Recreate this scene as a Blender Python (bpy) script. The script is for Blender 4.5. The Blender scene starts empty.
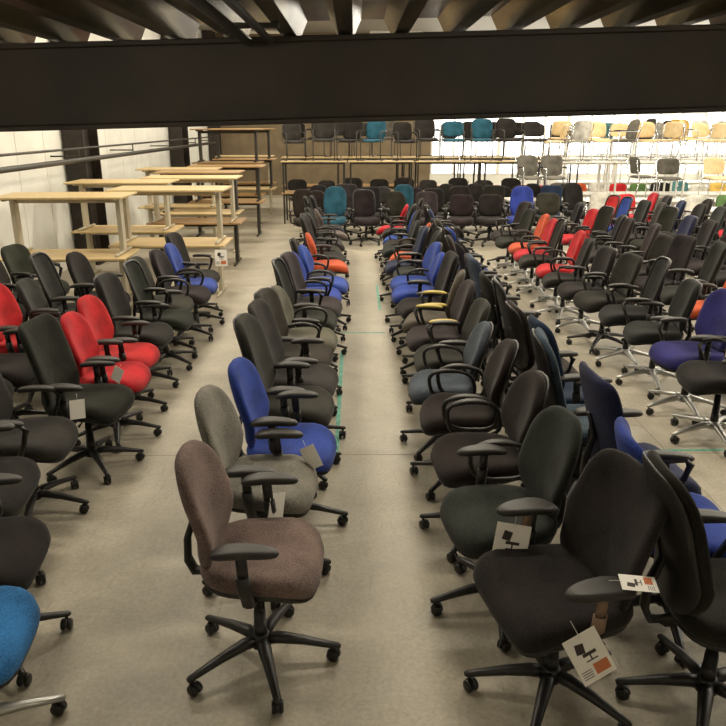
import bpy, bmesh, math, random
from mathutils import Vector, Matrix
random.seed(7)
sc=bpy.context.scene
H=2.35
try:
    sc.view_settings.view_transform='Standard'
except Exception: pass

def lin(c):
    r=[]
    for v in c[:3]:
        v/=255.0
        r.append(v/12.92 if v<=0.04045 else ((v+0.055)/1.055)**2.4)
    return (r[0],r[1],r[2],1.0)

# ------------------------------------------------------------ materials
def newmat(name):
    m=bpy.data.materials.new(name); m.use_nodes=True
    return m,m.node_tree.nodes,m.node_tree.links,m.node_tree.nodes['Principled BSDF']
def simple(name,rgb,rough=.5,metal=0,noise=0,nscale=8,bump=0,bscale=200,stretch=None):
    m,n,l,b=newmat(name)
    c=lin(rgb)
    b.inputs['Base Color'].default_value=c
    b.inputs['Roughness'].default_value=rough
    b.inputs['Metallic'].default_value=metal
    tc=n.new('ShaderNodeTexCoord'); src=tc.outputs['Object']
    if stretch:
        mp=n.new('ShaderNodeMapping'); mp.inputs['Scale'].default_value=stretch
        l.new(src,mp.inputs[0]); src=mp.outputs[0]
    if noise:
        t=n.new('ShaderNodeTexNoise'); t.inputs['Scale'].default_value=nscale; t.inputs['Detail'].default_value=6
        l.new(src,t.inputs['Vector'])
        r=n.new('ShaderNodeValToRGB')
        r.color_ramp.elements[0].position=.36; r.color_ramp.elements[1].position=.66
        r.color_ramp.elements[0].color=[v*(1-noise) for v in c[:3]]+[1]
        r.color_ramp.elements[1].color=[min(1,v*(1+noise)) for v in c[:3]]+[1]
        l.new(t.outputs['Fac'],r.inputs['Fac']); l.new(r.outputs['Color'],b.inputs['Base Color'])
    if bump:
        t2=n.new('ShaderNodeTexNoise'); t2.inputs['Scale'].default_value=bscale
        l.new(src,t2.inputs['Vector'])
        bp=n.new('ShaderNodeBump'); bp.inputs['Strength'].default_value=bump; bp.inputs['Distance'].default_value=.003
        l.new(t2.outputs['Fac'],bp.inputs['Height']); l.new(bp.outputs['Normal'],b.inputs['Normal'])
    return m

def fabric_mat():
    m,n,l,b=newmat('fabric')
    oi=n.new('ShaderNodeObjectInfo')
    tc=n.new('ShaderNodeTexCoord')
    t=n.new('ShaderNodeTexNoise'); t.inputs['Scale'].default_value=170; t.inputs['Detail'].default_value=3
    t3=n.new('ShaderNodeTexNoise'); t3.inputs['Scale'].default_value=5; t3.inputs['Detail'].default_value=7
    l.new(tc.outputs['Object'],t.inputs['Vector']); l.new(tc.outputs['Object'],t3.inputs['Vector'])
    ad=n.new('ShaderNodeMath'); ad.operation='ADD'
    l.new(t.outputs['Fac'],ad.inputs[0]); l.new(t3.outputs['Fac'],ad.inputs[1])
    mr=n.new('ShaderNodeMapRange'); mr.inputs['From Min'].default_value=.7; mr.inputs['From Max'].default_value=1.3
    mr.inputs['To Min'].default_value=.4; mr.inputs['To Max'].default_value=1.6
    l.new(ad.outputs[0],mr.inputs['Value'])
    vm=n.new('ShaderNodeVectorMath'); vm.operation='SCALE'
    l.new(oi.outputs['Color'],vm.inputs[0]); l.new(mr.outputs[0],vm.inputs['Scale'])
    l.new(vm.outputs[0],b.inputs['Base Color'])
    b.inputs['Roughness'].default_value=.95
    try:
        b.inputs['Specular IOR Level'].default_value=.12
        b.inputs['Sheen Weight'].default_value=.10
    except Exception: pass
    bp=n.new('ShaderNodeBump'); bp.inputs['Strength'].default_value=.5; bp.inputs['Distance'].default_value=.003
    l.new(t.outputs['Fac'],bp.inputs['Height']); l.new(bp.outputs['Normal'],b.inputs['Normal'])
    return m
FAB=fabric_mat()
PLA=simple('black_plastic',(34,32,31),.42,0,.15,30,.1,300)
PAD=simple('arm_pad_rubber',(46,43,41),.5)
SIL=simple('polished_aluminium',(185,185,182),.32,.85)
BRZ=simple('bronze_arm_post',(132,108,90),.4,.4)
CHR=simple('chrome_tube',(200,200,200),.18,1)
GRL=simple('grey_lacquer_steel',(190,182,160),.45,.1)
WHL=simple('white_lacquer_steel',(228,226,218),.4,0)
DKL=simple('dark_steel',(60,57,52),.45,.3)
YEL=simple('yellow_arm_foam',(200,178,95),.6)
WHEEL=simple('caster_wheel',(24,23,22),.35)
PAPER=simple('tag_paper',(246,243,236),.7)
ORG=simple('tag_orange',(205,120,75),.6)
INK=simple('tag_ink',(55,48,45),.6)
LWD=simple('light_wood_shell',(214,188,140),.45,0,.1,10)
def wood(name,rgb):
    m,n,l,b=newmat(name)
    c=lin(rgb)
    tc=n.new('ShaderNodeTexCoord'); mp=n.new('ShaderNodeMapping'); mp.inputs['Scale'].default_value=(1.5,14,1)
    t=n.new('ShaderNodeTexNoise'); t.inputs['Scale'].default_value=3; t.inputs['Detail'].default_value=8
    r=n.new('ShaderNodeValToRGB')
    r.color_ramp.elements[0].position=.3; r.color_ramp.elements[1].position=.75
    r.color_ramp.elements[0].color=[v*.82 for v in c[:3]]+[1]; r.color_ramp.elements[1].color=c
    l.new(tc.outputs['Object'],mp.inputs[0]); l.new(mp.outputs[0],t.inputs['Vector'])
    l.new(t.outputs['Fac'],r.inputs['Fac']); l.new(r.outputs['Color'],b.inputs['Base Color'])
    b.inputs['Roughness'].default_value=.45
    return m
BEECH=wood('beech_laminate',(214,188,138))
OAK=wood('oak_laminate',(176,140,92))
WTOP=simple('white_laminate',(232,230,222),.35,0,.03,3)

# ------------------------------------------------------------ mesh builder
class B:
    def __init__(s): s.bm=bmesh.new(); s.mats=[]
    def mi(s,m):
        if m not in s.mats: s.mats.append(m)
        return s.mats.index(m)
    def f(s,vs,mi,sm=True):
        try:
            fc=s.bm.faces.new(vs); fc.material_index=mi; fc.smooth=sm
        except ValueError: pass
    def rings(s,rings,mat,cap=True,closed=False,sm=True):
        mi=s.mi(mat)
        R=[[s.bm.verts.new(p) for p in r] for r in rings]
        n=len(R[0]); m=len(R)
        for i in range(m if closed else m-1):
            a=R[i]; b=R[(i+1)%m]
            for j in range(n):
                s.f([a[j],a[(j+1)%n],b[(j+1)%n],b[j]],mi,sm)
        if cap and not closed:
            s.f(R[0][::-1],mi,False); s.f(R[-1],mi,False)
    def cushion(s,w,h,t,e,mat,fn,seg=30,prof=None):
        prof=prof or [(0.0001,1),(.35,1),(.62,.98),(.8,.93),(.91,.78),(.975,.45),(1,0)]
        pr=prof+[(r,-z) for r,z in prof[-2::-1]]
        rings=[]
        for r,z in pr:
            ring=[]
            for k in range(seg):
                an=2*math.pi*k/seg; c,sn=math.cos(an),math.sin(an)
                a=abs(c)**e*(1 if c>=0 else -1)*w/2*r
                b=abs(sn)**e*(1 if sn>=0 else -1)*h/2*r
                ring.append(Vector(fn(a,b,z*t/2)))
            rings.append(ring)
        s.rings(rings,mat)
    def tube(s,pts,rad,mat,n=8,closed=False,flat=1.0,up=Vector((0,0,1))):
        pts=[Vector(p) for p in pts]; m=len(pts)
        if not isinstance(rad,(list,tuple)): rad=[rad]*m
        rings=[]
        for i,p in enumerate(pts):
            if closed: d=pts[(i+1)%m]-pts[i-1]
            else: d=pts[min(i+1,m-1)]-pts[max(i-1,0)]
            d.normalize()
            u=up
            if abs(d.dot(u))>.98: u=Vector((0,1,0)) if abs(up.y)<.5 else Vector((1,0,0))
            x=d.cross(u).normalized(); y=x.cross(d).normalized()
            rings.append([p+x*math.cos(2*math.pi*k/n)*rad[i]*flat+y*math.sin(2*math.pi*k/n)*rad[i] for k in range(n)])
        s.rings(rings,mat,closed=closed)
    def box(s,c,d,mat,bev=.004,rot=None):
        c=Vector(c); x,y,z=[v/2 for v in d]; b=min(bev,x*.9,y*.9,z*.9)
        rings=[]
        for zz,ins in ((-z,b),(-z+b,0),(z-b,0),(z,b)):
            X=x-ins; Y=y-ins
            ring=[(X-b,-Y),(X,-Y+b),(X,Y-b),(X-b,Y),(-X+b,Y),(-X,Y-b),(-X,-Y+b),(-X+b,-Y)]
            vs=[]
            for p in ring:
                v=Vector((p[0],p[1],zz))
                if rot: v=rot@v
                vs.append(v+c)
            rings.append(vs)
        s.rings(rings,mat,sm=False)
    def lathe(s,c,prof,mat,n=16,axis='Z'):
        c=Vector(c); rings=[]
        for r,z in prof:
            ring=[]
            for k in range(n):
                a=2*math.pi*k/n
                if axis=='Z': v=Vector((r*math.cos(a),r*math.sin(a),z))
                elif axis=='Y': v=Vector((r*math.cos(a),z,-r*math.sin(a)))
                else: v=Vector((z,r*math.cos(a),r*math.sin(a)))
                ring.append(c+v)
            rings.append(ring)
        s.rings(rings,mat)
    def mesh(s,name):
        bmesh.ops.recalc_face_normals(s.bm,faces=s.bm.faces)
        me=bpy.data.meshes.new(name); s.bm.to_mesh(me); s.bm.free()
        for m in s.mats: me.materials.append(m)
        return me

def place(name,me,loc=(0,0,0),rz=0,color=None,scale=1,rx=0,ry=0):
    o=bpy.data.objects.new(name,me); sc.collection.objects.link(o)
    o.location=loc; o.rotation_euler=(rx,ry,rz); o.scale=(scale,)*3 if not isinstance(scale,tuple) else scale
    if color: o.color=lin(color)
    return o

# ------------------------------------------------------------ swivel chair (faces +X)
def chair(name,arms='T',bw=.44,bh=.48,bz=.725,be=.62,base=PLA,shell=False,taper=.10,padmat=PAD,armmat=PLA,baseang=0.0,sw=.50,se=.55,head=False,lean=.17,padw=.085,lift=.035,split=False,frame=False):
    b=B()
    for k in range(5):
        a=baseang+2*math.pi*k/5
        c,s_=math.cos(a),math.sin(a)
        P=lambda r,z:(r*c,r*s_,z)
        b.tube([P(.02,.118),P(.08,.122),P(.18,.108),P(.27,.088),P(.335,.074),P(.345,.07)],[.024,.024,.019,.015,.013,.008],base,n=8,flat=1.25)
        cc=Vector(P(.325,0)); ca=a+random.uniform(-1.2,1.2)
        rot=Matrix.Rotation(ca,3,'Z')
        b.tube([cc+Vector((0,0,.045)),cc+Vector((0,0,.08))],.008,DKL,n=6)
        off=rot@Vector((-.012,0,0))
        for sd in (-1,1):
            pr=[(.005,-.009),(.022,-.009),(.027,-.005),(.027,.005),(.022,.009),(.005,.009)]
            rings=[]
            for r,y in pr:
                rings.append([cc+off+rot@Vector((r*math.cos(t),y+sd*.015,r*math.sin(t)))+Vector((0,0,.0275)) for t in [2*math.pi*j/12 for j in range(12)]])
            b.rings(rings,WHEEL)
        rings=[]
        for y in (-.022,0,.022):
            rr=.031 if y==0 else .029
            rings.append([cc+off+rot@Vector((rr*math.cos(t),y*.35,rr*math.sin(t)))+Vector((0,0,.0275)) for t in [math.pi*j/9 for j in range(10)]])
        b.rings(rings,PLA)
    b.lathe((0,0,0),[(.03,.085),(.046,.09),(.048,.125),(.036,.145),(.03,.15)],base,16)
    b.lathe((0,0,0),[(.030,.14),(.029,.2),(.027,.2),(.026,.26),(.024,.26),(.023,.32),(.017,.32),(.017,.39)],PLA,14)
    b.box((-.02,0,.39),(.26,.15,.045),PLA,.012)
    b.box((.03,0,.412),(.30,.24,.02),DKL,.006)
    b.tube([(.06,-.06,.39),(.06,-.20,.385),(.065,-.25,.38)],[.005,.005,.009],PLA,6)
    b.tube([(-.06,.06,.39),(-.06,.20,.385),(-.06,.24,.38)],[.005,.005,.009],PLA,6)
    b.lathe((.14,0,.385),[(.004,-.03),(.022,-.03),(.024,0),(.022,.03),(.004,.03)],PLA,10,'X')
    def sf(a,bb,c):
        wsc=1+.10*(a/.25)
        x=a+.03; y=bb*wsc
        z=.460+c
        if a>.08: z-=.045*((a-.08)/.15)**2
        z+=.016*(bb/.24)**2 if c>0 else 0
        z-=.010*math.exp(-((a+.03)**2+bb**2)/.02) if c>0 else 0
        if a<-.15: z+=.015*((-.15-a)/.08)**2
        return (x,y,z)
    b.cushion(.49,sw,.09,se,FAB,sf,32)
    def pf(a,bb,c):
        x,y,z=sf(a*.97,bb*.96,0); return (x,y,z-.042+c)
    b.cushion(.48,sw*.99,.03,se,PLA,pf,28,[(0.0001,1),(.6,1),(.9,.95),(.98,.6),(1,0)])
    def bkx(z,y):
        t=(z-.55)
        return -.205-lean*t -.22*max(0,t-.2)**2+ .022*math.exp(-((z-.64)/.10)**2)+.045*(y/.21)**2
    def bf(a,bb,c):
        z=bz+bb
        f=bb/(bh/2)
        y=a*(1-taper*max(0,f)**2-taper*1.3*max(0,-f)**2)
        return (bkx(z,y)+c,y,z)
    if split:   # two-part upholstered back: lumbar pad and upper pad
        for z1,hh in ((bz-bh*.30,bh*.38),(bz+bh*.20,bh*.60)):
            def bf2(a,bb,c,z1=z1):
                z=z1+bb; return (bkx(z,a)+c,a,z)
            b.cushion(bw,hh,.06,be,FAB,bf2,30)
    elif frame: # thin mesh back stretched in a plastic frame
        b.cushion(bw*.97,bh*.97,.014,be,FAB,bf,34,[(0.0001,1),(.3,1),(.5,1),(.7,1),(.9,1),(1,0)])
        pts=[]
        for k in range(36):
            an=2*math.pi*k/36; c,sn=math.cos(an),math.sin(an)
            pts.append(bf(abs(c)**be*(1 if c>=0 else -1)*bw/2,abs(sn)**be*(1 if sn>=0 else -1)*bh/2,0))
        b.tube(pts,.014,PLA,8,closed=True,up=Vector((1,0,0)))
        b.tube([bf(0,-bh/2,-.02),bf(0,0,-.03),bf(0,bh/2,-.01)],[.02,.014,.01],PLA,8,up=Vector((1,0,0)))
    else:
        b.cushion(bw,bh,.065,be,FAB,bf,34)
    if head:
        def hf(a,bb,c): 
            z=bz+bh/2+.11+bb; return (bkx(z,a)+.02+c,a,z)
        b.cushion(.26,.13,.05,.7,FAB,hf,20)
        for sy in (-.04,.04): b.tube([(bkx(bz+bh/2-.05,0)-.02,sy,bz+bh/2-.05),(bkx(bz+bh/2+.1,0)-.0,sy,bz+bh/2+.1)],.007,DKL,6)
    if shell:
        def shf(a,bb,c):
            x,y,z=bf(a*1.0,bb*1.0,0); return (x-.034+c,y,z)
        b.cushion(bw*.98,bh*.98,.022,be,PLA,shf,30,[(0.0001,1),(.5,1),(.9,.9),(.98,.5),(1,0)])
    b.tube([(-.08,0,.39),(-.2,0,.375),(-.265,0,.385),(-.29,0,.44),(-.285,0,.54),(bkx(.66,0)-.045,0,.66),(bkx(.80,0)-.04,0,.80)],[.016,.016,.016,.016,.015,.013,.008],PLA,8,flat=2.0,up=Vector((1,0,.3)))
    for sd in (-1,1):
        if arms=='T':
            b.tube([(.02,sd*.10,.405),(.02,sd*.24,.405),(.018,sd*.285,.43),(.01,sd*.295,.50),(.005,sd*.295,.56)],[.014,.016,.018,.019,.019],armmat,8,flat=1.5,up=Vector((0,0,1)))
            b.tube([(.006,sd*.295,.54),(.0,sd*.295,.655)],.014,armmat,8,flat=1.6,up=Vector((0,1,0)))
            def af(a,bb,c,sd=sd):
                return (a+.015,sd*.292+bb*(1-.25*(a/.13)),.668+c-.02*(a/.13)**2*(1 if a<0 else .4))
            b.cushion(.26,padw,.034,.75,padmat,af,22)
        elif arms=='L':
            pts=[]
            for k in range(22):
                t=2*math.pi*k/22
                c,s_=math.cos(t),math.sin(t)
                x=abs(c)**.65*(1 if c>=0 else -1)*.155-.01
                z=.565+abs(s_)**.7*(1 if s_>=0 else -1)*.105
                x+= .02*(z-.565)/.1
                pts.append((x,sd*(.275+.015*(z-.46)/.2),z))
            b.tube(pts,.0135,armmat,8,closed=True,flat=1.0,up=Vector((0,1,0)))
            b.tube([(.0,sd*.10,.405),(.0,sd*.22,.41),(.0,sd*.27,.46)],[.016,.016,.014],armmat,8,flat=1.6)
            def af(a,bb,c,sd=sd): return (a+.01,sd*.288+bb,.677+c-.03*(a/.13)**2)
            b.cushion(.24,.05,.026,.8,padmat,af,18)
        elif arms=='C':
            b.tube([(.05,sd*.10,.405),(.05,sd*.23,.405),(.06,sd*.28,.44),(.11,sd*.29,.56),(.13,sd*.29,.63),(.10,sd*.29,.665),(.03,sd*.29,.672),(-.12,sd*.29,.66)],[.015,.015,.015,.014,.014,.014,.014,.010],armmat,8,flat=1.5)
            def af(a,bb,c,sd=sd): return (a+.0,sd*.29+bb,.682+c-.012*(a/.13)**2)
            b.cushion(.25,.065,.024,.8,padmat,af,18)
    for v in b.bm.verts:
        if v.co.z>.31: v.co.z+=lift
    return b.mesh(name)

CH={
 'T':chair('swivel_chair_t_arms','T'),
 'F':chair('swivel_chair_front','T',bw=.45,bh=.50,bz=.70,be=.68,baseang=.05,sw=.50,taper=.13,lean=.15,padw=.08,lift=.07),
 'Q':chair('swivel_chair_square','T',bw=.52,bh=.52,bz=.70,be=.27,baseang=.9,sw=.54,se=.36,taper=.13,armmat=BRZ,lean=.26,padw=.11,lift=.05),
 'S':chair('swivel_chair_flat_back','T',bw=.46,bh=.56,bz=.75,be=.25,baseang=.4,sw=.50,se=.38,taper=.04,lean=.2,lift=.03),
 'P':chair('swivel_chair_split_back','T',bw=.44,bh=.54,bz=.755,be=.4,baseang=.4,sw=.50,se=.45,lean=.2),
 'X':chair('swivel_chair_mesh_back','T',bw=.46,bh=.54,bz=.755,be=.38,baseang=.7,sw=.50,se=.45,lean=.2,taper=.08,frame=True),
 'M':chair('swivel_chair_wide','C',bw=.48,bh=.42,bz=.72,be=.45,baseang=.9,sw=.52,se=.45,taper=.04,lean=.2,lift=.04),
 'Tb':chair('swivel_chair_tall','T',bw=.45,bh=.58,bz=.765,be=.52,shell=True,baseang=.5,taper=.12),
 'Th':chair('swivel_chair_headrest','T',bw=.44,bh=.52,bz=.75,be=.5,shell=True,baseang=.5,taper=.12,head=True),
 'Ts':chair('swivel_chair_t_arms_alu','T',bw=.46,bh=.44,bz=.73,be=.40,base=SIL,shell=True,baseang=.3),
 'L':chair('swivel_chair_loop_arms','L',bw=.43,bh=.44,bz=.72,be=.75,baseang=.9,taper=.13,shell=True),
 'Ls':chair('swivel_chair_loop_arms_alu','L',bw=.44,bh=.48,bz=.74,be=.55,base=SIL,baseang=.2),
 'C':chair('swivel_chair_curved_arms','C',bw=.46,bh=.50,bz=.745,be=.42,shell=True,baseang=1.1,taper=.05),
 'Cy':chair('swivel_chair_foam_arms','C',bw=.44,bh=.46,bz=.73,be=.6,padmat=YEL,base=PLA,baseang=.7),
 'Cs':chair('swivel_chair_curved_arms_alu','C',bw=.44,bh=.48,bz=.74,be=.5,base=SIL,armmat=PLA,baseang=.1),
 'Xs':chair('swivel_chair_mesh_alu','C',bw=.45,bh=.52,bz=.75,be=.36,base=SIL,baseang=.5,taper=.06,frame=True),
 'N':chair('swivel_chair_armless','N',bw=.41,bh=.38,bz=.72,be=.85,baseang=.6,taper=.16),
 'Ns':chair('swivel_chair_armless_alu','N',bw=.42,bh=.42,bz=.73,be=.6,base=SIL,baseang=.4),
}
BK=(37,34,32); DK=(50,47,44); GY=(90,86,78); BL=(48,68,142); NB=(38,46,74); RD=(178,38,44); OR=(184,84,50)
TE=(38,80,96); BR=(108,92,86); GG=(120,117,104); CB=(70,78,92); PU=(50,48,100)
def oc(kind,x,y,col,face,j=6,exact=False):
    jit=math.radians(random.uniform(-j,j))
    col=tuple(max(8,c+random.uniform(-4,4)) for c in col)
    if not exact: x+=random.uniform(-.05,.05); y+=random.uniform(-.06,.06)
    return place('office_chair',CH[kind],(x,y,0),math.radians(face)+jit,col,random.uniform(1.0,1.06) if not exact else 1.05)

for k,x,y,c,a in [('F',-.435,2.76,BR,-3),('F',-.50,3.45,GG,-5),('T',-.41,3.98,BL,-6),('Tb',-.44,4.66,DK,-4),('P',-.43,5.18,DK,-6),
    ('Q',.83,2.53,BK,192),('T',.73,3.15,DK,190),('L',.74,3.82,BK,184),('L',.72,4.5,BK,178),
    ('Tb',1.47,2.46,BK,-2),('M',1.53,3.04,BL,-6)]:
    oc(k,x,y,c,a,1,True)
for k,x,y,c,a in [('C',-.46,5.85,DK,0),('L',-.44,6.4,GY,4),('X',-.42,6.95,BK,0),('C',-.48,7.5,DK,0),('L',-.44,8.05,BL,0),('N',-.4,8.6,BL,0),
    ('L',-.46,9.2,BK,5),('N',-.42,9.8,OR,0),('P',-.45,10.4,BK,0),('C',-.5,11.0,BK,0),('L',-.44,11.6,DK,0),('Th',-.46,12.2,BK,0),('N',-.46,12.8,GY,0),('S',-.5,13.5,BK,0)]:
    oc(k,x,y,c,a,11)
for k,x,y,c,a in [('L',.70,5.1,CB,180),('M',.73,5.72,DK,178),('Cy',.75,6.35,DK,180),('Cy',.72,6.95,GY,180),('S',.74,7.55,BK,180),('N',.7,8.1,BL,180),('L',.72,8.7,BL,180),
    ('X',.74,9.3,DK,180),('C',.72,9.9,NB,180),('L',.74,10.5,OR,180),('N',.72,11.1,BK,180),('Th',.74,11.7,BK,180),('L',.74,12.3,BL,180),('M',.72,12.9,BK,180),('N',.7,13.5,RD,180)]:
    oc(k,x,y,c,a,11)
for k,x,y,c,a in [('S',1.53,3.66,NB,-4),('Tb',1.5,4.25,CB,0),('P',1.52,4.88,NB,0),
    ('C',1.5,5.5,BK,0),('X',1.54,6.1,DK,0),('T',1.5,6.7,BK,0),('S',1.52,7.3,CB,0),('M',1.5,7.9,DK,0),('Th',1.52,8.5,BK,0),('L',1.5,9.1,BK,0),
    ('C',1.52,9.7,BL,0),('P',1.5,10.3,DK,0),('T',1.5,10.9,BK,0),('N',1.52,11.5,BK,0),('L',1.5,12.1,NB,0),('C',1.5,12.7,DK,0),('T',1.5,13.3,BK,0)]:
    oc(k,x,y,c,a,9)
for k,x,y,c,a in [('Ns',-1.54,2.24,(44,104,160),6),('P',-1.70,2.88,BK,4),('Q',-2.02,3.50,BK,5),('C',-2.0,4.12,DK,0),('S',-1.92,4.72,BK,0),('T',-1.90,5.30,RD,2),
    ('T',-1.97,5.92,RD,0),('C',-1.98,6.5,BK,0),('X',-1.98,7.05,BK,0),('M',-2.02,7.6,DK,0),('L',-2.0,8.15,BK,0),('T',-2.0,8.7,BL,0),('C',-2.0,9.2,BK,0)]:
    oc(k,x,y,c,a,7)
for k,x,y,c,a in [('C',-2.86,4.3,BK,0),('T',-2.84,4.9,BK,0),('S',-2.82,5.5,BK,0),('T',-2.86,6.1,RD,0),('M',-2.84,6.7,DK,0),('X',-2.84,7.3,BK,0),('T',-2.86,7.9,BK,0)]:
    oc(k,x,y,c,a,10)
for k,x,y,c,a in [('C',-3.7,6.1,BK,0),('P',-3.7,6.7,BK,0),('C',-3.68,7.3,BK,0),('T',-3.7,7.9,BK,0),('M',-3.72,8.4,DK,0)]:
    oc(k,x,y,c,a,10)
for k,x,y,c,a in [('Ts',2.80,5.15,BK,182),('Cs',2.78,5.8,PU,180),('Ts',2.78,6.45,BK,182),('Xs',2.74,7.1,BK,180),('M',2.7,7.75,BK,180),('Ts',2.68,8.35,BK,180),
    ('Cs',2.66,8.95,BK,180),('Ls',2.66,9.55,RD,180),('Xs',2.66,10.2,BK,180),('Cs',2.68,10.8,RD,180),('Ls',2.68,11.4,OR,180),('Cs',2.66,12.0,BK,180),('C',2.68,12.6,BK,180)]:
    oc(k,x,y,c,a,11)
for i in range(12):
    oc(random.choice(['Cs','C','Ts','L','S','M','Xs','P']),3.75,6.2+i*.62,[NB,BL,OR,BK,BK,BK,DK,BK,BK,BK,RD,BK][i],180,13)
for i in range(9):
    oc(random.choice(['Cs','C','S','L','M','Xs']),4.75,9.0+i*.64,[BK,BK,BK,NB,BK,DK,BK,BL,RD][i],180,13)
for i in range(7):
    oc(random.choice(['Cs','C','P','M']),5.65,10.6+i*.66,[BK,BK,DK,BK,NB,BK,RD][i],180,13)
for i in range(5):
    oc(random.choice(['Cs','C','T','L']),6.55,11.4+i*.66,[BK,BK,RD,BK,BK][i],180,13)
cols=[BK,TE,BK,BK,DK,BK,BK,BL,DK,BK,BK]
for i in range(9):
    oc(random.choice(['T','C','X','Tb','M']),-1.0+i*.62,14.9,cols[i],-90,22)
for i in range(10):
    oc(random.choice(['S','C','L','Tb','Th']),-.9+i*.64,15.9,[BK,DK,BK,TE,BK,BK,BK,BK,NB,BK][i],-90,22)
for i in range(9):
    oc(random.choice(['N','L','T']),-.8+i*.72,17.1,[BK,BK,DK,BK,BK,BK,BK,BK,DK][i],-90,10)

# ------------------------------------------------------------ tables
def table(name,w,d,h,top,leg,kind='T'):
    b=B()
    b.box((0,0,h-.0125),(w,d,.025),top,.003)
    for sx in (-1,1):
        x=sx*(w/2-.14)
        if kind=='T':
            b.tube([(x,-d/2+.04,.02),(x,0,.028),(x,d/2-.04,.02)],[.016,.022,.016],leg,8,flat=1.3)
            b.box((x,0,h/2-.01),(.06,.14,h-.06),leg,.006)
            b.box((x,0,h-.04),(.05,d-.16,.03),leg,.006)
        else:
            for sy in (-1,1):
                b.box((x+sx*.08,sy*(d/2-.05),(h-.025)/2),(.04,.04,h-.025),leg,.004)
            b.box((x+sx*.08,0,h-.05),(.03,d-.12,.04),leg,.004)
    b.box((0,0 if kind=='T' else d/2-.06,h-.075),(w-.3,.025,.06),leg,.004)
    if kind!='T': b.box((0,-d/2+.06,h-.05),(w-.15,.025,.04),leg,.004)
    return b.mesh(name)
TB={'b':table('desk_beech',1.6,.8,.75,BEECH,GRL),'o':table('desk_oak',1.6,.8,.75,OAK,DKL),
    'w':table('desk_white',1.6,.8,.75,WTOP,WHL,'F'),'d':table('desk_dark',1.6,.8,.75,OAK,DKL,'F'),'k':table('desk_tan',1.6,.8,.75,BEECH,DKL,'F')}
def desk(k,x,y,z=0,rz=0): return place('office_desk',TB[k],(x,y,z),math.radians(rz))
for x,y,k1,k2,r in [(-3.7,9.45,'b','b',2),(-2.62,10.5,'b','b',0),(-3.66,11.9,'b','b',0),(-2.75,12.9,'o','b',0),(-3.0,14.3,'b','o',0),(-3.6,15.4,'b','b',0),(-2.8,16.4,'o','o',0),
                    (-3.0,18.0,'o','o',0),(-2.9,19.8,'b','o',0),(-3.1,21.6,'o','b',0)]:
    desk(k1,x,y,0,r); desk(k2,x+random.uniform(-.05,.05),y+random.uniform(-.05,.05),.75,r)
desk('o',-3.0,18.0,1.5); desk('o',-2.9,19.8,1.5)
for i in range(4):
    desk('d',-1.0+i*1.64,18.6); desk('k',-1.0+i*1.64,18.6,.75)
for i in range(5):
    desk('d',-1.2+i*1.64,20.8); desk('k',-1.2+i*1.64,20.8,.75)
# ------------------------------------------------------------ visitor chairs
def visitor(name,kind,frame,wood=None):
    b=B(); M=wood or FAB
    for sd in (-1,1):
        y=sd*.24
        if kind=='4':
            b.tube([(.22,y,0),(.20,y,.42),(.18,y,.44),(-.15,y,.43),(-.20,y,.46),(-.27,y,.80)],.0115,frame,8)
            b.tube([(-.24,y,0),(-.17,y,.43)],.0115,frame,8)
        else:
            b.tube([(-.24,y,.012),(.2,y,.012),(.24,y,.04),(.25,y,.40),(.25,y,.62),(.22,y,.65),(-.16,y,.65),(-.26,y,.66)],.0125,frame,8)
            b.tube([(.25,y,.42),(-.18,y,.42),(-.21,y,.46),(-.28,y,.84)],.0115,frame,8)
            def af(a,bb,c,y=y): return (a+.0,y+bb,.668+c)
            b.cushion(.26,.045,.022,.8,PAD,af,14)
    b.tube([(.20,-.24,.42),(.20,.24,.42)],.010,frame,6)
    if kind!='4': b.tube([(-.24,-.24,.012),(-.24,.24,.012)],.0125,frame,8)
    def sf(a,bb,c): return (a+.01,bb,.455+c-(.03*((a-.1)/.13)**2 if a>.1 else 0))
    b.cushion(.45,.46,.05,.5,M,sf,26)
    hh=.44 if kind!='4' else .34
    def bf(a,bb,c): return (-.235-.2*(bb)+.04*(a/.22)**2+c,a,.69+bb)
    b.cushion(.48,hh,.035,.5,M,bf,26)
    return b.mesh(name)
VC=[visitor('visitor_four_leg','4',CHR),visitor('visitor_cantilever','c',CHR),visitor('visitor_four_leg_dark','4',DKL),visitor('visitor_wood','4',CHR,LWD),visitor('visitor_cantilever_dark','c',DKL)]
def vc(x,y,z,col,rz,k=None,j=12):
    return place('visitor_chair',VC[random.randrange(3) if k is None else k],(x,y,z),math.radians(rz+random.uniform(-j,j)),col,random.uniform(.98,1.1))
GN=(84,110,66); YE=(196,162,84); TQ=(74,116,118); WG=(150,148,142); LG=(196,193,184)
for i in range(10):
    vc(-1.45+i*.66+random.uniform(-.08,.08),18.6,1.5,random.choice([BK,BK,DK,TE,BK,GY]),-90,random.choice([2,4,4]),20)
for i in range(13):
    vc(-1.6+i*.6,20.8,1.5,random.choice([BK,BK,DK,BK,GY,DK]),-90,random.choice([2,4,4]),20)
for i in range(9):
    vc(-1.5+i*.7,19.7,0,random.choice([BK,DK,BK]),-90,4,20)
tiers=[]
for x,y in [(5.35,18.2),(7.0,18.2),(8.65,18.2),(10.3,18.2),(5.9,20.0),(7.55,20.0),(9.2,20.0),(10.8,20.0),(6.8,22.0),(8.45,22.0),(10.1,22.0)]:
    desk('w',x,y); desk('w',x,y,.75); tiers.append((x,y))
pal=[GY,WG,WG,LG,LG,GY,DK,WG,BK,LG,GY,BK,YE,TQ]
for x,y in tiers:
    for j in (-1,0,1):
        vc(x+j*.53,y,1.5,random.choice(pal),-90 if random.random()<.6 else random.choice([90,0,180]),random.choice([0,1,3,3,1]) )
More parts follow.
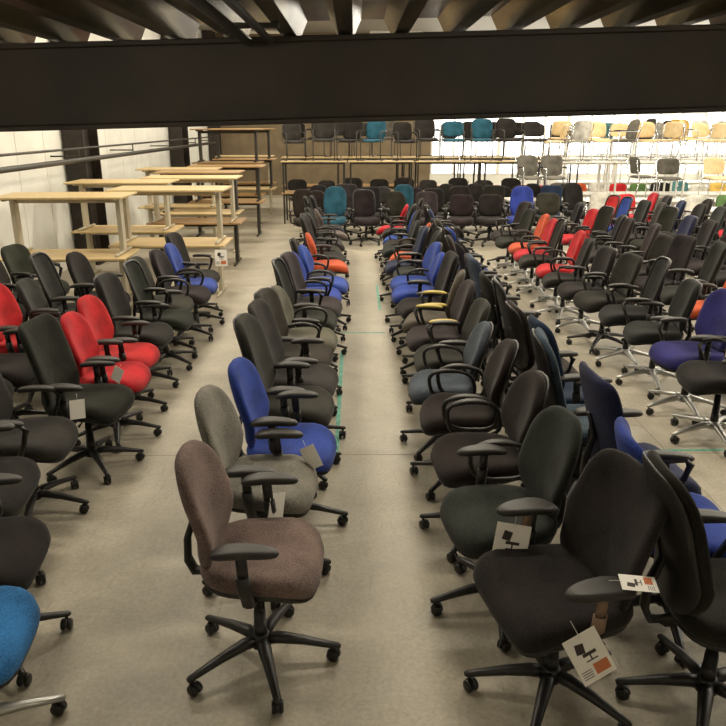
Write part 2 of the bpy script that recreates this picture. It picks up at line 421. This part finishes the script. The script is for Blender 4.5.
for x,y in [(4.2,16.7),(5.85,16.5),(7.5,16.5),(9.15,16.5),(7.7,14.6),(9.35,14.6),(8.3,12.7),(7.9,11.0)]:
    desk('w',x,y)
    for j in (-1,0,1):
        if x<5: c,k=(110,106,98),1
        else: c,k=random.choice(pal),random.choice([0,1,3,0])
        if x<5 and j==1: continue
        if x>5 and random.random()<.35: continue
        vc(x+j*.53+(.25 if x<5 else 0),y,.75,c,-90 if x<5 else random.choice([-90,-90,90,0]),k)
for i in range(12):
    vc(4.8+i*.52,19.1,0,[RD,GY,OR,LG,RD,GN,BK,TQ,LG,YE,GY,BK][i],-90,0)
for i in range(8):
    vc(5.2+i*.7,15.6,0,[LG,RD,GY,LG,GN,TQ,LG,GY][i],-90,random.choice([0,1]),25)

# ------------------------------------------------------------ tags
def tagmesh(blank=False):
    b=B()
    w,h=.12,.16
    b.tube([(0,.0,.05),(0,-.004,.02),(0,-.004,-.01)],.0012,PAPER,5)
    b.box((0,0,-h/2),(w,.0016,h),PAPER,.0005)
    if not blank:
        b.box((.022,-.0014,-.125),(.052,.0012,.036),ORG,.0003)
        b.box((-.018,-.0014,-.045),(.030,.0012,.034),INK,.0003,Matrix.Rotation(.18,3,'Y'))
        b.box((.004,-.0014,-.070),(.048,.0012,.011),INK,.0003)
        b.box((.004,-.0014,-.082),(.005,.0012,.016),INK,.0003)
        b.box((.004,-.0014,-.092),(.042,.0012,.004),INK,.0003)
        for i in range(4): b.box((-.032,-.0014,-.118-.008*i),(.036,.0012,.0022),INK,.0003)
    return b.mesh('price_tag')
TG=tagmesh(); TG0=tagmesh(True)
def tag(x,y,z,rz,ry=0,rx=0,s=1,m=None): return place('price_tag',m or TG,(x,y,z),math.radians(rz),None,s,math.radians(rx),math.radians(ry))
tag(.79,2.15,.62,12,-26,-22,1.1)
tag(.69,2.77,.70,-5,8,-10,1.25)
tag(.96,2.25,.770,80,0,-90,.8)
tag(-.37,3.10,.68,50,18,-6,.85,TG0)
tag(-.27,3.62,.68,-20,-30,-6,.8,TG0)
tag(-1.80,4.40,.66,35,5,-6,.8,TG0)
tag(-1.70,4.98,.68,-25,25,-6,.7,TG0)
tag(-1.86,10.06,.70,5,0,-4,1.4)
tag(1.50,2.12,.66,5,-8,-6)

# ------------------------------------------------------------ room shell
def floor_mat():
    m,n,l,b=newmat('concrete_floor')
    tc=n.new('ShaderNodeTexCoord')
    def noise(s,d=8,dist=0):
        t=n.new('ShaderNodeTexNoise'); t.inputs['Scale'].default_value=s; t.inputs['Detail'].default_value=d; t.inputs['Roughness'].default_value=.65
        t.inputs['Distortion'].default_value=dist
        l.new(tc.outputs['Object'],t.inputs['Vector']); return t
    a=noise(.55,8,.6); c=noise(3.5,9,.8); d=noise(45,4)
    r=n.new('ShaderNodeValToRGB'); r.color_ramp.elements[0].position=.34; r.color_ramp.elements[1].position=.66
    r.color_ramp.elements[0].color=lin((154,146,129)); r.color_ramp.elements[1].color=lin((182,174,157))
    l.new(a.outputs['Fac'],r.inputs['Fac'])
    def mix(src,fac,lo,hi,f0=.3,f1=.7):
        mr=n.new('ShaderNodeMapRange'); mr.inputs['From Min'].default_value=f0; mr.inputs['From Max'].default_value=f1
        mr.inputs['To Min'].default_value=lo; mr.inputs['To Max'].default_value=hi
        l.new(fac,mr.inputs['Value'])
        v=n.new('ShaderNodeVectorMath'); v.operation='SCALE'; l.new(src,v.inputs[0]); l.new(mr.outputs[0],v.inputs['Scale']); return v.outputs[0]
    col=mix(r.outputs['Color'],c.outputs['Fac'],.84,1.10)
    col=mix(col,d.outputs['Fac'],.82,1.12)
    # thin scuff marks
    mp=n.new('ShaderNodeMapping'); mp.inputs['Scale'].default_value=(5,.7,1); mp.inputs['Rotation'].default_value=(0,0,.3)
    s=n.new('ShaderNodeTexNoise'); s.inputs['Scale'].default_value=4; s.inputs['Detail'].default_value=8; s.inputs['Distortion'].default_value=1.5
    l.new(tc.outputs['Object'],mp.inputs[0]); l.new(mp.outputs[0],s.inputs['Vector'])
    col=mix(col,s.outputs['Fac'],1.0,.80,.62,.72)
    l.new(col,b.inputs['Base Color'])
    mr=n.new('ShaderNodeMapRange'); mr.inputs['To Min'].default_value=.32; mr.inputs['To Max'].default_value=.65
    l.new(c.outputs['Fac'],mr.inputs['Value']); l.new(mr.outputs[0],b.inputs['Roughness'])
    return m
X0,X1,Y0,Y1,ZC=-4.9,12.0,-3.0,26.0,5.2
def slab(name,c,d,mat):
    b=B(); b.box(c,d,mat,.002); return place(name,b.mesh(name))
slab('floor',((X0+X1)/2,(Y0+Y1)/2,-.1),(X1-X0+.6,Y1-Y0+.6,.2),floor_mat())
WALL=simple('white_wall_panel',(226,225,216),.6,0,.05,2)
TANW=simple('tan_back_wall',(118,103,80),.8,0,.12,3)
CEIL=simple('hall_ceiling',(150,146,136),.7)
slab('ceiling',((X0+X1)/2,(Y0+Y1)/2,ZC+.1),(X1-X0+.6,Y1-Y0+.6,.2),CEIL)
b=B()
y=Y0
while y<Y1-.01:
    b.box((X0-.1,y+.5,ZC/2),(.2,.985,ZC),WALL,.006); y+=1.0
b.box((X0-.14,(Y0+Y1)/2,ZC/2),(.1,Y1-Y0,ZC),DKL)
place('wall_left',b.mesh('wall_left'))
slab('wall_front',((X0+X1)/2,Y0-.1,ZC/2),(X1-X0,.2,ZC),WALL)
PANE,n_,l_,b_=newmat('daylight_pane')
b_.inputs['Base Color'].default_value=(.9,.9,.88,1)
b_.inputs['Emission Color'].default_value=(1,.97,.92,1); b_.inputs['Emission Strength'].default_value=2.6
b=B()
b.box(((X0+2.6)/2,Y1+.1,ZC/2),(2.6-X0,.2,ZC),TANW)
b.box(((X1+2.6)/2,Y1+.1,.35),(X1-2.6,.2,.7),WALL)
b.box(((X1+2.6)/2,Y1+.1,ZC-.25),(X1-2.6,.2,.5),WALL)
place('wall_back',b.mesh('wall_back'))
def window_y(name,xa,xb,y,za,zb):
    b=B(); w=xb-xa
    b.box(((xa+xb)/2,y+.06,(za+zb)/2),(w,.02,zb-za),PANE)
    for i in range(4): b.box((xa+i*w/3,y+.03,(za+zb)/2),(.06,.08,zb-za),WHL)
    for i in range(3): b.box(((xa+xb)/2,y+.03,za+i*(zb-za)/2),(w,.08,.06),WHL)
    place(name,b.mesh(name))
for i in range(4):
    xa=2.65+i*2.34; window_y('window_%d'%(i+1),xa,xa+2.28,Y1,.7,ZC-.5)
b=B()
b.box((X1+.1,(Y0+Y1)/2,.4),(.2,Y1-Y0,.8),WALL); b.box((X1+.1,(Y0+Y1)/2,ZC-.35),(.2,Y1-Y0,.7),WALL)
b.box((X1+.1,(Y0+6)/2,ZC/2),(.2,6-Y0,ZC),WALL)
place('wall_right',b.mesh('wall_right'))
for i in range(6):
    ya=6+i*3.34
    b=B(); w=3.3
    b.box((X1+.06,ya+w/2,2.65),(.02,w,3.7),PANE)
    for k in range(4): b.box((X1+.03,ya+k*w/3,2.65),(.08,.06,3.7),WHL)
    for k in range(3): b.box((X1+.03,ya+w/2,.8+k*1.85),(.08,w,.06),WHL)
    place('window_%d'%(i+5),b.mesh('w'))
BEAMM=simple('dark_painted_steel',(44,36,29),.5,.1,.4,5)
for y in (6.2,13.1,20.4,25.6):
    b=B(); q=.36 if y<25 else .2
    for s in (-1,1): b.box((0,s*q,ZC/2),(.34,.03,ZC),BEAMM,.003)
    b.box((0,0,ZC/2),(.03,q*2-.04,ZC),BEAMM,.003); b.box((.02,0,.01),(.42,q*2+.1,.02),BEAMM)
    place('steel_column',b.mesh('steel_column'),(X0+.2,y,0))
b=B(); yy=[Y0+.2+i*1.0 for i in range(28)]
b.tube([(X0+.46,v,1.80) for v in yy],.04,DKL,10)
b.tube([(X0+.46,v,1.98) for v in yy],.018,DKL,8)
for v in yy[::3]: b.box((X0+.23,v,1.86),(.48,.02,.025),DKL,.003); b.box((X0+.46,v,1.88),(.02,.02,.2),DKL,.003)
place('wall_conduit',b.mesh('wall_conduit'))
# mezzanine edge beam + deck (the whole mezzanine slopes slightly)
SL=math.radians(-1.5)
XM=(X0+X1)/2; ZM=XM*math.tan(-SL)
b=B(); hg=.226; fl=.16
b.box((0,0,-hg/2+.007),(X1-X0-.1,fl,.014),BEAMM,.002); b.box((0,0,hg/2-.007),(X1-X0-.1,fl,.014),BEAMM,.002)
b.box((0,0,0),(X1-X0-.1,.13,hg-.028),BEAMM,.001)
place('mezzanine_beam',b.mesh('mezzanine_beam'),(XM,2.22,H+.119+ZM),0,None,1,0,SL)
DECK=simple('galvanised_deck',(150,138,112),.24,.92,.6,5,.5,5,(3,.5,1))  # stretched colour noise paints patchy highlights along the ribs
b=B(); mi=b.mi(DECK)
xs=[];x=X0+.05-XM
while x<X1-.3-XM:
    xs+= [(x,0),(x+.04,0),(x+.065,.05),(x+.13,.05)]; x+=.155
pr=[]
for y in (Y0+.02,2.3): pr.append([b.bm.verts.new((p[0],y,p[1])) for p in xs])
for j in range(len(xs)-1): b.f([pr[0][j],pr[0][j+1],pr[1][j+1],pr[1][j]],mi,False)
b.box((0,(Y0+2.3)/2,.12),(X1-X0-.2,2.3-Y0,.12),CEIL)
place('ceiling_deck',b.mesh('deck'),(XM,0,H+.236+ZM),0,None,1,0,SL)
b=B(); b.tube([(-.28,Y0+.1,0),(-.28,0,0),(-.28,2.1,0)],.012,DKL,10); b.tube([(-.22,Y0+.1,0),(-.22,2.1,0)],.009,DKL,8)
for v in (-2,-.5,1,1.9): b.box((-.25,v,.016),(.14,.02,.012),DKL,.002)
place('ceiling_pipe',b.mesh('ceiling_pipe'),(0,0,H+.208))
TAPE=simple('teal_tape',(96,165,145),.6,0,.25,12)
slab('floor_tape_aisle',(-.145,6.2,.0012),(.036,2.8,.002),TAPE)
slab('floor_tape_cross',(2.2,5.0,.0012),(1.2,.03,.002),TAPE)
slab('floor_tape_side',(.33,10.2,.0012),(.03,1.6,.002),TAPE)
slab('floor_tape_rear',(.1,8.3,.0012),(.5,.03,.002),TAPE)
slab('floor_tape_far',(2.15,9.0,.0012),(.03,5.5,.002),TAPE)
JNT=simple('floor_joint',(136,127,110),.8)
b=B()
for y in (4.95,11,17): b.box(((X0+X1)/2,y,.0005),(X1-X0-.1,.005,.001),JNT,.0001)
b.box((2.35,(Y0+Y1)/2,.0006),(.005,Y1-Y0-.1,.001),JNT,.0001)
place('floor_joints',b.mesh('floor_joints'))

# ------------------------------------------------------------ lights
def area(name,loc,rot,sx,sy,p,col):
    d=bpy.data.lights.new(name,'AREA'); d.shape='RECTANGLE'; d.size=sx; d.size_y=sy; d.energy=p; d.color=col
    o=bpy.data.objects.new(name,d); sc.collection.objects.link(o); o.location=loc; o.rotation_euler=rot
W=(1,.90,.72)
bl=B(); bl.box((0,0,.04),(1.5,.22,.06),WHL,.01); bl.box((0,0,.008),(1.4,.14,.012),WTOP,.004)
LM=bl.mesh('lamp')
for x in (-2.6,1.2,5.5,9.5):
    for y in (4.6,8.5,13,18,23):
        place('ceiling_lamp',LM,(x,y,ZC-.35)); 
        area('lamp_light',(x,y,ZC-.37),(0,0,0),1.2,.3,{4.6:70,8.5:95,13:132,18:115,23:90}[y]*(1.2 if x>1 else 1.05),W)
ADDED_GLOW,n_,l_,b_=newmat('added_tube_glow'); b_.inputs['Emission Color'].default_value=(1,.88,.66,1); b_.inputs['Emission Strength'].default_value=26
bl=B(); bl.tube([(-.6,0,0),(.6,0,0)],.013,ADDED_GLOW,10); bl.box((0,0,.03),(1.24,.025,.02),WHL,.004)
for s in (-.61,.61): bl.box((s,0,.008),(.02,.035,.05),WHL,.003)
LT=bl.mesh('added_batten')
for x in (-2.6,-.9,.8,2.5): place('added_deck_batten',LT,(x,.45,H+.165+x*.026),0)  # added out of view so bright streaks graze the deck ribs
for x in (-1.8,2.4):
    place('ceiling_lamp',LM,(x,-.8,H+.12)); area('lamp_light',(x,-.8,H+.11),(0,0,0),1.4,.3,9,W)  # added lamps behind the camera, brightening the deck and front chairs
w=bpy.data.worlds.new('world'); sc.world=w; w.use_nodes=True
w.node_tree.nodes['Background'].inputs[0].default_value=(1,.92,.8,1)
w.node_tree.nodes['Background'].inputs[1].default_value=.2

# ------------------------------------------------------------ camera
cd=bpy.data.cameras.new('camera'); cam=bpy.data.objects.new('camera',cd); sc.collection.objects.link(cam)
cam.location=(0,0,H); cam.rotation_euler=(math.radians(90-18.2),0,math.radians(-.63))
cd.sensor_width=36; cd.lens=36; cd.clip_start=.05
sc.camera=cam
